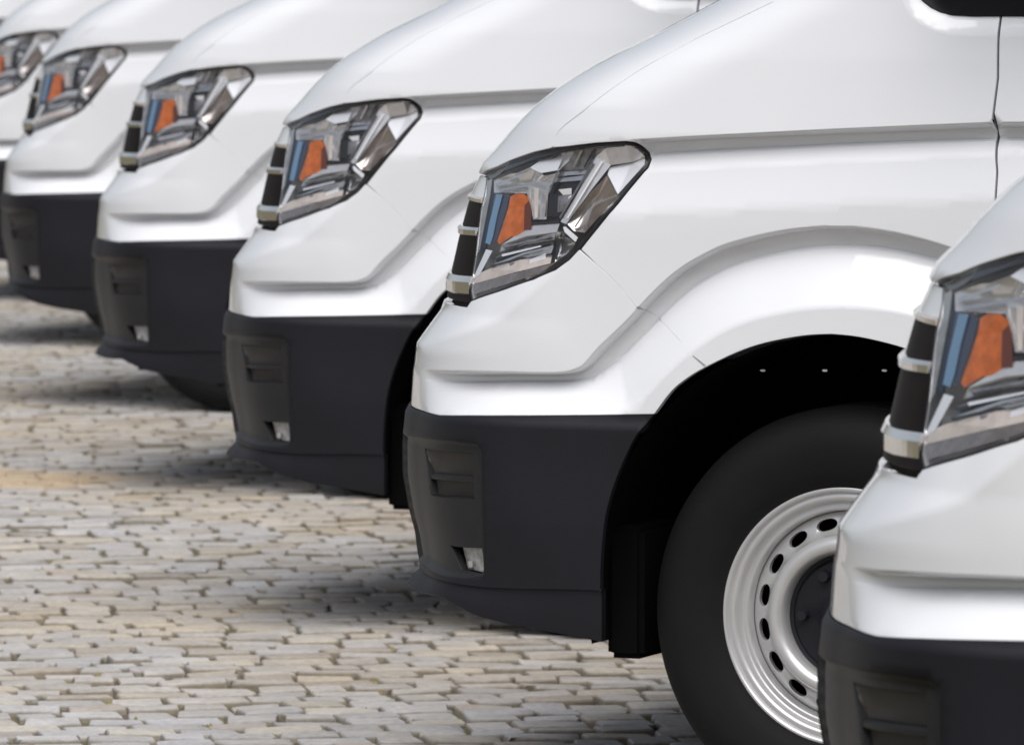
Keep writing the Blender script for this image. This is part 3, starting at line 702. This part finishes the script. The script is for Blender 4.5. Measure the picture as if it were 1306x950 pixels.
# wheel: tyre > rim with a ring of holes > hub
def make_wheel(parent):
    wh = empty('wheel', parent, (0, RIMY, .356))
    ty = [(.205, .02), (.214, .002), (.2215, -.001), (.228, -.003), (.236, -.009), (.250, -.014), (.262, -.0168), (.275, -.019), (.290, -.0202), (.302, -.0192), (.315, -.016), (.330, -.008), (.341, .004), (.348, .016), (.352, .026)]
    for g in (.045, .085, .13, .17):
        ty += [(.3545, g - .008), (.3555, g - .0045), (.346, g - .004), (.346, g + .004), (.3555, g + .0045)]
    ty += [(.352, .195), (.345, .212), (.32, .232), (.28, .237), (.23, .222), (.205, .20)]
    V, F = lathe(ty, 128); me = mesh_vf('tyre', V, F, True, 40)
    t = link_mesh('tyre', me, wh, 'rubber')
    rim = [(.2225, .010), (.2215, .001), (.2185, -.002), (.2145, -.001), (.2120, .004), (.2105, .007), (.2085, .0065), (.2050, .0035), (.2000, .0050), (.1965, .012), (.1935, .020), (.1905, .0205), (.1865, .0175), (.1825, .0185), (.1800, .026), (.1785, .038)]
    V, F = lathe(rim, 128); r_ = link_mesh('rim', mesh_vf('rim', V, F, True, 60), wh, 'steel')
    # disc with 17 slots
    H = 17; r0, r1 = .1415, .1787; pts = []; edges = []
    def prof(r): return np.interp(r, [.1415, .146, .150, .170, .1755, .1787], [.014, .024, .0285, .0335, .036, .040])
    def loop(P):
        b = len(pts); pts.extend(P); edges.extend([(b + i, b + (i + 1) % len(P)) for i in range(len(P))])
    n = 170
    loop([(r1 * math.cos(2 * math.pi * i / n), r1 * math.sin(2 * math.pi * i / n)) for i in range(n)])
    loop([(r0 * math.cos(2 * math.pi * i / n), r0 * math.sin(2 * math.pi * i / n)) for i in range(n)])
    holes = []
    for k in range(H):
        a = 2 * math.pi * (k + .5) / H; P = []
        for j in range(20):
            b = 2 * math.pi * j / 20; rr = .1590 + .0100 * math.sin(b); tt = a + .0195 / .159 * math.copysign(abs(math.cos(b)) ** .8, math.cos(b))
            P.append((rr * math.cos(tt), rr * math.sin(tt)))
        holes.append(np.array(P)); loop(P)
    for r in (.1455, .1735):
        loop([(r * math.cos(2 * math.pi * i / n), r * math.sin(2 * math.pi * i / n)) for i in range(n)])
    R = delaunay_2d_cdt([Vector(p) for p in pts], edges, [], 0, 1e-7)
    P2 = np.array([tuple(v) for v in R[0]]); Fc = np.array([tuple(t) for t in R[2]]); cen = P2[Fc].mean(1); rc = np.hypot(cen[:, 0], cen[:, 1])
    ok = (rc > r0 * .999) & (rc < r1)
    for h_ in holes: ok &= ~inpoly(cen, h_)
    Fc = Fc[ok]; rad = np.hypot(P2[:, 0], P2[:, 1])
    V = [(x, float(prof(r)), z_) for (x, z_), r in zip(P2, rad)]; F = [tuple(int(i) for i in t) for t in Fc]
    base = len(V)
    for h_ in holes:
        b = len(V); m_ = len(h_)
        for x, z_ in h_: yy = float(prof(math.hypot(x, z_))); V.append((x, yy, z_)); V.append((x * .995, yy + .010, z_ * .995))
        for j in range(m_): F.append((b + 2 * j, b + 2 * j + 1, b + 2 * ((j + 1) % m_) + 1, b + 2 * ((j + 1) % m_)))
    me = mesh_vf('disc', V, F, True, 45); bm = bmesh.new(); bm.from_mesh(me); bmesh.ops.recalc_face_normals(bm, faces=bm.faces[:]); bm.to_mesh(me); bm.free()
    link_mesh('disc', me, wh, 'steel')
    ring = [(.1420, .018), (.1400, .006), (.1365, -.004), (.131, -.010), (.124, -.0125), (.117, -.011), (.111, -.005), (.1075, .006), (.1065, .03)]
    V, F = lathe(ring, 96); link_mesh('centre_ring', mesh_vf('centre_ring', V, F, True, 70), wh, 'steel')
    cap = [(.1065, .020), (.100, .022), (.095, .016), (.080, .014), (.060, .013), (.045, .006), (.036, -.006), (.030, -.010), (.012, -.012), (.0005, -.012)]
    V, F = lathe(cap, 64); cp = link_mesh('hub_cap', mesh_vf('hub_cap', V, F, True, 35), wh, 'clad')
    bolt = None
    for k in range(6):
        a = 2 * math.pi * k / 6
        if bolt is None:
            bm = bmesh.new(); bmesh.ops.create_cone(bm, cap_ends=True, segments=8, radius1=.011, radius2=.009, depth=.018, matrix=Matrix.Rotation(math.pi / 2, 4, 'X'))
            b2 = bolt = bm_obj('wheel_bolt', bm, 'clad', wh)
        else: b2 = bolt.copy(); COL.objects.link(b2); b2.parent = wh
        b2.location = (.078 * math.cos(a), .008, .078 * math.sin(a))
    back = [(.175, .075), (.02, .075)]
    V, F = lathe(back, 48); link_mesh('brake_shield', mesh_vf('brake_shield', V, F), wh, 'black')
    return wh
wheel = make_wheel(van)
def copy_part(o, parent, loc, flip=False):
    c = o.copy(); COL.objects.link(c); c.parent = parent; c.location = loc
    if flip: c.scale = (1, -1, 1)
    for ch in o.children:
        d = ch.copy(); COL.objects.link(d); d.parent = c
copy_part(wheel, van, (0, 2 * CY - RIMY, .356), True)
copy_part(wheel, van, (-3.64, RIMY, .356)); copy_part(wheel, van, (-3.64, 2 * CY - RIMY, .356), True)

# ------------------------------------------------------------------ place six vans
LAB = ['white van nearest the camera at the right edge, only lamp and bumper corner showing',
       'white van with its whole headlamp and slotted steel front wheel in view',
       'white van third from the right, directly behind the one showing its steel wheel',
       'white van in the middle of the row, fourth from the right, amber lamp slightly blurred',
       'blurred white van fifth from the right, bumper above the far cobbles',
       'white van cut off by the left edge of the picture, half its headlamp showing',
       'farthest white van, only a blurred sliver of bonnet in the top left corner']
# reference point of each van: the left end of its bumper line (photo x) and its distance relative to the second van
refP = surf(np.array([QF0]), np.array([z_cl]))[0]
PLACE = [(1066, .690, -2.5), None, (291, 1.252, 2.5), (122, 1.553, 4.5), (-2, 1.83, 1), (-68, 2.10, 1), (-122, 2.36, 0)]
ref_w = refP @ R3 + O1 - CAMP; ref_d = ref_w @ fwd; ref_px = project(refP[None])[0]
print('ref px', ref_px, ref_d)
MV = Matrix(((Fv[0], Iv[0], 0, 0), (Fv[1], Iv[1], 0, 0), (0, 0, 1, 0), (0, 0, 0, 1)))
def place(o, off, dl=0):
    o.matrix_world = Matrix.Translation(Vector(off)) @ Matrix.Rotation(dl, 4, 'Z') @ MV
def mirror_fix(o): pass
def copy_tree(o, parent=None):
    c = o.copy(); COL.objects.link(c); c.parent = parent
    for ch in list(o.children): copy_tree(ch, c)
    return c
DX = 524.0
roots = []
vans = [van if i == 1 else None for i in range(7)]
for i in range(7):
    if vans[i] is None: vans[i] = copy_tree(van)
for i, o in enumerate(vans):
    O = O1.copy()
    if PLACE[i]:
        px, k, dl = PLACE[i]; d = ref_d * k; dl = math.radians(dl)
        RZ = np.array([[math.cos(dl), math.sin(dl), 0], [-math.sin(dl), math.cos(dl), 0], [0, 0, 1]])
        # same height, distance d along the view axis, bumper tip at photo x = px + (ref_px - 524)
        y = (d + (refP[2] - CAMZ) * math.sin(PITCH)) / math.cos(PITCH)
        x = (px + ref_px[0] - DX - PW / 2) / FPX * d
        tip = refP @ R3 @ RZ; O = np.array([x - tip[0], y - tip[1], 0])
    place(o, O, dl if PLACE[i] else 0)
    o['label'] = LAB[i]; o['category'] = 'van'; o['group'] = 'white vans parked in an echelon row on cobbles'
    print('van', i, O)

# ------------------------------------------------------------------ the cobbled yard
def groundmat():
    m = bpy.data.materials.new('sandy_joint_dirt'); m.use_nodes = True; n = m.node_tree.nodes; l = m.node_tree.links; b = n['Principled BSDF']
    g = n.new('ShaderNodeNewGeometry'); t = n.new('ShaderNodeTexNoise'); t.inputs['Scale'].default_value = 2.2; t.inputs['Detail'].default_value = 8
    t2 = n.new('ShaderNodeTexNoise'); t2.inputs['Scale'].default_value = 40; t2.inputs['Detail'].default_value = 6
    r = n.new('ShaderNodeValToRGB'); r.color_ramp.elements[0].color = (.15, .125, .09, 1); r.color_ramp.elements[0].position = .35
    r.color_ramp.elements[1].color = (.22, .18, .12, 1); r.color_ramp.elements[1].position = .7
    e = r.color_ramp.elements.new(.56); e.color = (.17, .155, .075, 1)
    mx = n.new('ShaderNodeMix'); mx.data_type = 'RGBA'; mx.blend_type = 'MULTIPLY'; mx.inputs[0].default_value = .6
    l.new(g.outputs['Position'], t.inputs['Vector']); l.new(g.outputs['Position'], t2.inputs['Vector']); l.new(t.outputs[0], r.inputs[0])
    l.new(r.outputs[0], mx.inputs[6]); l.new(t2.outputs[0], mx.inputs[7]); l.new(mx.outputs[2], b.inputs['Base Color'])
    b.inputs['Roughness'].default_value = .95
    bp = n.new('ShaderNodeBump'); bp.inputs['Distance'].default_value = .004; l.new(t2.outputs[0], bp.inputs['Height']); l.new(bp.outputs[0], b.inputs['Normal'])
    return m
def stonemat():
    m = bpy.data.materials.new('granite_sett'); m.use_nodes = True; n = m.node_tree.nodes; l = m.node_tree.links; b = n['Principled BSDF']
    at = n.new('ShaderNodeAttribute'); at.attribute_name = 'tint'
    oi = n.new('ShaderNodeObjectInfo'); g = n.new('ShaderNodeNewGeometry')
    t = n.new('ShaderNodeTexNoise'); t.inputs['Scale'].default_value = .9; t.inputs['Detail'].default_value = 5
    t2 = n.new('ShaderNodeTexNoise'); t2.inputs['Scale'].default_value = 70; t2.inputs['Detail'].default_value = 6
    t3 = n.new('ShaderNodeTexNoise'); t3.inputs['Scale'].default_value = 11; t3.inputs['Detail'].default_value = 5
    for q in (t, t2, t3): l.new(g.outputs['Position'], q.inputs['Vector'])
    r = n.new('ShaderNodeValToRGB'); r.color_ramp.elements[0].position = .40; r.color_ramp.elements[1].position = .64
    r.color_ramp.elements[0].color = (1, 1, 1, 1); r.color_ramp.elements[1].color = (1.0, .92, .80, 1)
    l.new(t.outputs[0], r.inputs[0])
    mx = n.new('ShaderNodeMix'); mx.data_type = 'RGBA'; mx.blend_type = 'MULTIPLY'; mx.inputs[0].default_value = 1
    # a drift of sand trodden over the setts
    mp = n.new('ShaderNodeMapping'); mp.vector_type = 'POINT'; mp.inputs['Location'].default_value = (1.40 / .55, -18.95 / .38, 0); mp.inputs['Scale'].default_value = (1 / .55, 1 / .38, 1)
    ad = n.new('ShaderNodeVectorMath'); ad.operation = 'ADD'; n3 = n.new('ShaderNodeTexNoise'); n3.inputs['Scale'].default_value = 6; l.new(g.outputs['Position'], n3.inputs['Vector'])
    sb = n.new('ShaderNodeVectorMath'); sb.operation = 'SCALE'; sb.inputs['Scale'].default_value = .35; l.new(n3.outputs['Color'], sb.inputs[0])
    l.new(g.outputs['Position'], ad.inputs[0]); l.new(sb.outputs[0], ad.inputs[1]); l.new(ad.outputs[0], mp.inputs['Vector'])
    ln_ = n.new('ShaderNodeVectorMath'); ln_.operation = 'LENGTH'; l.new(mp.outputs[0], ln_.inputs[0])
    ms = n.new('ShaderNodeMapRange'); ms.inputs[1].default_value = .75; ms.inputs[2].default_value = 1.15; ms.inputs[3].default_value = .97; ms.inputs[4].default_value = 0; l.new(ln_.outputs['Value'], ms.inputs[0])
    sand = n.new('ShaderNodeMix'); sand.data_type = 'RGBA'; sand.inputs[7].default_value = (.50, .40, .28, 1); l.new(ms.outputs[0], sand.inputs[0]); l.new(at.outputs['Color'], sand.inputs[6])
    l.new(sand.outputs[2], mx.inputs[6]); l.new(r.outputs[0], mx.inputs[7])
    mr = n.new('ShaderNodeMapRange'); mr.inputs[1].default_value = .25; mr.inputs[2].default_value = .75; mr.inputs[3].default_value = .78; mr.inputs[4].default_value = 1.18
    l.new(t2.outputs[0], mr.inputs[0])
    mr3 = n.new('ShaderNodeMapRange'); mr3.inputs[1].default_value = .3; mr3.inputs[2].default_value = .7; mr3.inputs[3].default_value = .86; mr3.inputs[4].default_value = 1.1
    l.new(t3.outputs[0], mr3.inputs[0])
    mm = n.new('ShaderNodeMath'); mm.operation = 'MULTIPLY'; l.new(mr.outputs[0], mm.inputs[0]); l.new(mr3.outputs[0], mm.inputs[1])
    sc = n.new('ShaderNodeVectorMath'); sc.operation = 'SCALE'; l.new(mx.outputs[2], sc.inputs[0]); l.new(mm.outputs[0], sc.inputs['Scale'])
    l.new(sc.outputs[0], b.inputs['Base Color']); b.inputs['Roughness'].default_value = .75
    bp = n.new('ShaderNodeBump'); bp.inputs['Distance'].default_value = .004; bp.inputs['Strength'].default_value = .7; l.new(t2.outputs[0], bp.inputs['Height']); l.new(bp.outputs[0], b.inputs['Normal'])
    return m
GM, SM = groundmat(), stonemat()
gme = mesh_vf('ground', [(-900, -900, -.012), (900, -900, -.012), (900, 900, -.012), (-900, 900, -.012)], [(0, 1, 2, 3)])
gme.materials.append(GM); go = link_mesh('ground', gme); go['kind'] = 'structure'
PA = math.radians(8.8)                                    # courses run across the view, turned a little
def sett_geo(w, d, rg):
    """one worn sett: 12-sided irregular block with a domed top; returns verts and faces"""
    hw, hd = w / 2, d / 2; c = .15 * min(hw, hd)
    base = np.array([(-hw + c, -hd), (0, -hd), (hw - c, -hd), (hw, -hd + c), (hw, hd - c), (hw - c, hd), (0, hd), (-hw + c, hd), (-hw, hd - c), (-hw, -hd + c)])
    base = base + rg.normal(0, .004, base.shape)
    t1, t2 = rg.normal(0, .022, 2); rise = rg.normal(0, .0022)
    V = []
    for s, zq in ((1.0, -.03), (.99, -.004), (.93, .0015), (.55, .002)):
        for x, y in base * s: V.append((x, y, zq + (rise + t1 * x + t2 * y if zq > -.02 else 0)))
    V.append((0, 0, .0024 + rise)); n = 10; F = []
    for k in range(3):
        for i in range(n): F.append((k * n + i, k * n + (i + 1) % n, (k + 1) * n + (i + 1) % n, (k + 1) * n + i))
    for i in range(n): F.append((3 * n + i, 3 * n + (i + 1) % n, 4 * n))
    return np.array(V), F
def tint(rg):
    v = rg.uniform(.39, .48); r = rg.random()
    if r < .55: c = (v * 1.0, v * .97, v * .95)
    elif r < .7: c = (v * 1.05, v * .98, v * .87)
    elif r < .9: c = (v * .98, v * .96, v * .97)
    else: c = (v * .88, v * .80, v * .72)
    return c
cells = []
row = 0; v = 9.3
rr = random.Random(3)
while v < 34:
    dv = rr.uniform(.084, .112)
    u = -5.0 + rr.uniform(0, .1)
    ph = rr.uniform(0, 6)
    while u < 6.0:
        du = rr.uniform(.085, .16)
        wv = .018 * math.sin(u * 1.3 + v * .35) + .006 * math.sin(u * 5 + ph)
        cells.append((u + du / 2, v + dv / 2 + wv, du - rr.uniform(.005, .013), dv - rr.uniform(.007, .017)))
        u += du
    v += dv
cells = np.array(cells); ca, sa = math.cos(PA), math.sin(PA)
WX = cells[:, 0] * ca - cells[:, 1] * sa + 1.6; WY = cells[:, 0] * sa + cells[:, 1] * ca
zc = WY * math.cos(PITCH) + CAMZ * math.sin(PITCH)
sx = PW / 2 + FPX * WX / zc; sy = PH / 2 - FPX * (WY * math.sin(PITCH) - CAMZ * math.cos(PITCH)) / zc
# hidden by the vans?  right of the line of bumper feet in the photo
foot = np.interp(sy, [330, 420, 510, 630, 740, 830, 960], [30, 160, 320, 520, 560, 830, 890])
vis = (sx > -10) & (sx < foot) & (sy > 335) & (sy < 955)
order = np.argsort(-sy * vis); near = set(order[:300].tolist())
pav = link_mesh('cobblestone_paving', mesh_vf('cobblestone_paving', [(-14, 6, -.009), (14, 6, -.008), (14, 42, -.008), (-14, 42, -.008)], [(0, 1, 2, 3)])); pav.data.materials.append(GM); pav['kind'] = 'structure'
# variants for the separate setts
def ring_cols(V, c):
    a = np.tile(np.array([*c, 1.0]), (len(V), 1)); a[:20, :3] = (.23, .205, .165)      # dirt caked on the buried sides
    return a
def add_tint(me, cols):
    a = me.color_attributes.new('tint', 'FLOAT_COLOR', 'POINT'); a.data.foreach_set('color', np.asarray(cols, 'f').ravel())
for i in sorted(near):
    u, vv, dw, dd = cells[i]; V, F = sett_geo(dw, dd, rng)
    me = mesh_vf('sett', V, F, True, 50); c = tint(rng); add_tint(me, ring_cols(V, c)); me.materials.append(SM)
    o = bpy.data.objects.new('sett', me); COL.objects.link(o); o.parent = pav; o.location = (WX[i], WY[i], 0); o.rotation_euler = (0, 0, PA + rng.normal(0, .02))
VA, FA, CA = [], [], []; b = 0
for i in range(len(cells)):
    if i in near: continue
    u, vv, dw, dd = cells[i]; V, F = sett_geo(dw, dd, rng); a = PA + rng.normal(0, .02)
    W = V.copy(); W[:, 0] = V[:, 0] * math.cos(a) - V[:, 1] * math.sin(a) + WX[i]; W[:, 1] = V[:, 0] * math.sin(a) + V[:, 1] * math.cos(a) + WY[i]
    VA.append(W); FA += [tuple(k + b for k in f) for f in F]; c = tint(rng); CA.append(ring_cols(V, c)); b += len(V)
VA = np.vstack(VA); me = bpy.data.meshes.new('setts'); me.from_pydata(VA.tolist(), [], FA); me.update(); me.polygons.foreach_set('use_smooth', [True] * len(me.polygons)); me.set_sharp_from_angle(angle=math.radians(50))
add_tint(me, np.vstack(CA)); me.materials.append(SM)
st = link_mesh('setts', me, pav); st['kind'] = 'stuff'
# moss and dry grass in some of the joints
M['moss'] = mat('yellow_green_moss', (.20, .175, .07), .95, noise=(60, .4))
VV, FF = [], []; rm = random.Random(11)
idx = [i for i in range(len(cells)) if vis[i] and sx[i] < 620]
for _ in range(130):
    i = rm.choice(idx); u, v_, dw, dd = cells[i]; cu, cv = u + dw / 2 + .004, v_ + rm.uniform(-.5, .5) * dd
    if rm.random() < .5: cu, cv = u + rm.uniform(-.5, .5) * dw, v_ - dd / 2 - .004
    for k in range(rm.randint(2, 5)):
        a, c_ = cu + rm.gauss(0, .009), cv + rm.gauss(0, .009); r_ = rm.uniform(.004, .011); b = len(VV)
        x, y = a * ca - c_ * sa + 1.6, a * sa + c_ * ca
        for j in range(6): VV.append((x + r_ * rm.uniform(.7, 1.3) * math.cos(j * 1.047), y + r_ * rm.uniform(.7, 1.3) * math.sin(j * 1.047), -.008))
        VV.append((x, y, -.008 + r_ * rm.uniform(.7, 1.3)))
        for j in range(6): FF.append((b + j, b + (j + 1) % 6, b + 6))
ms_ = link_mesh('moss', mesh_vf('moss', VV, FF, True), pav, 'moss'); ms_['kind'] = 'stuff'
print('setts', len(cells), 'visible', int(vis.sum()))
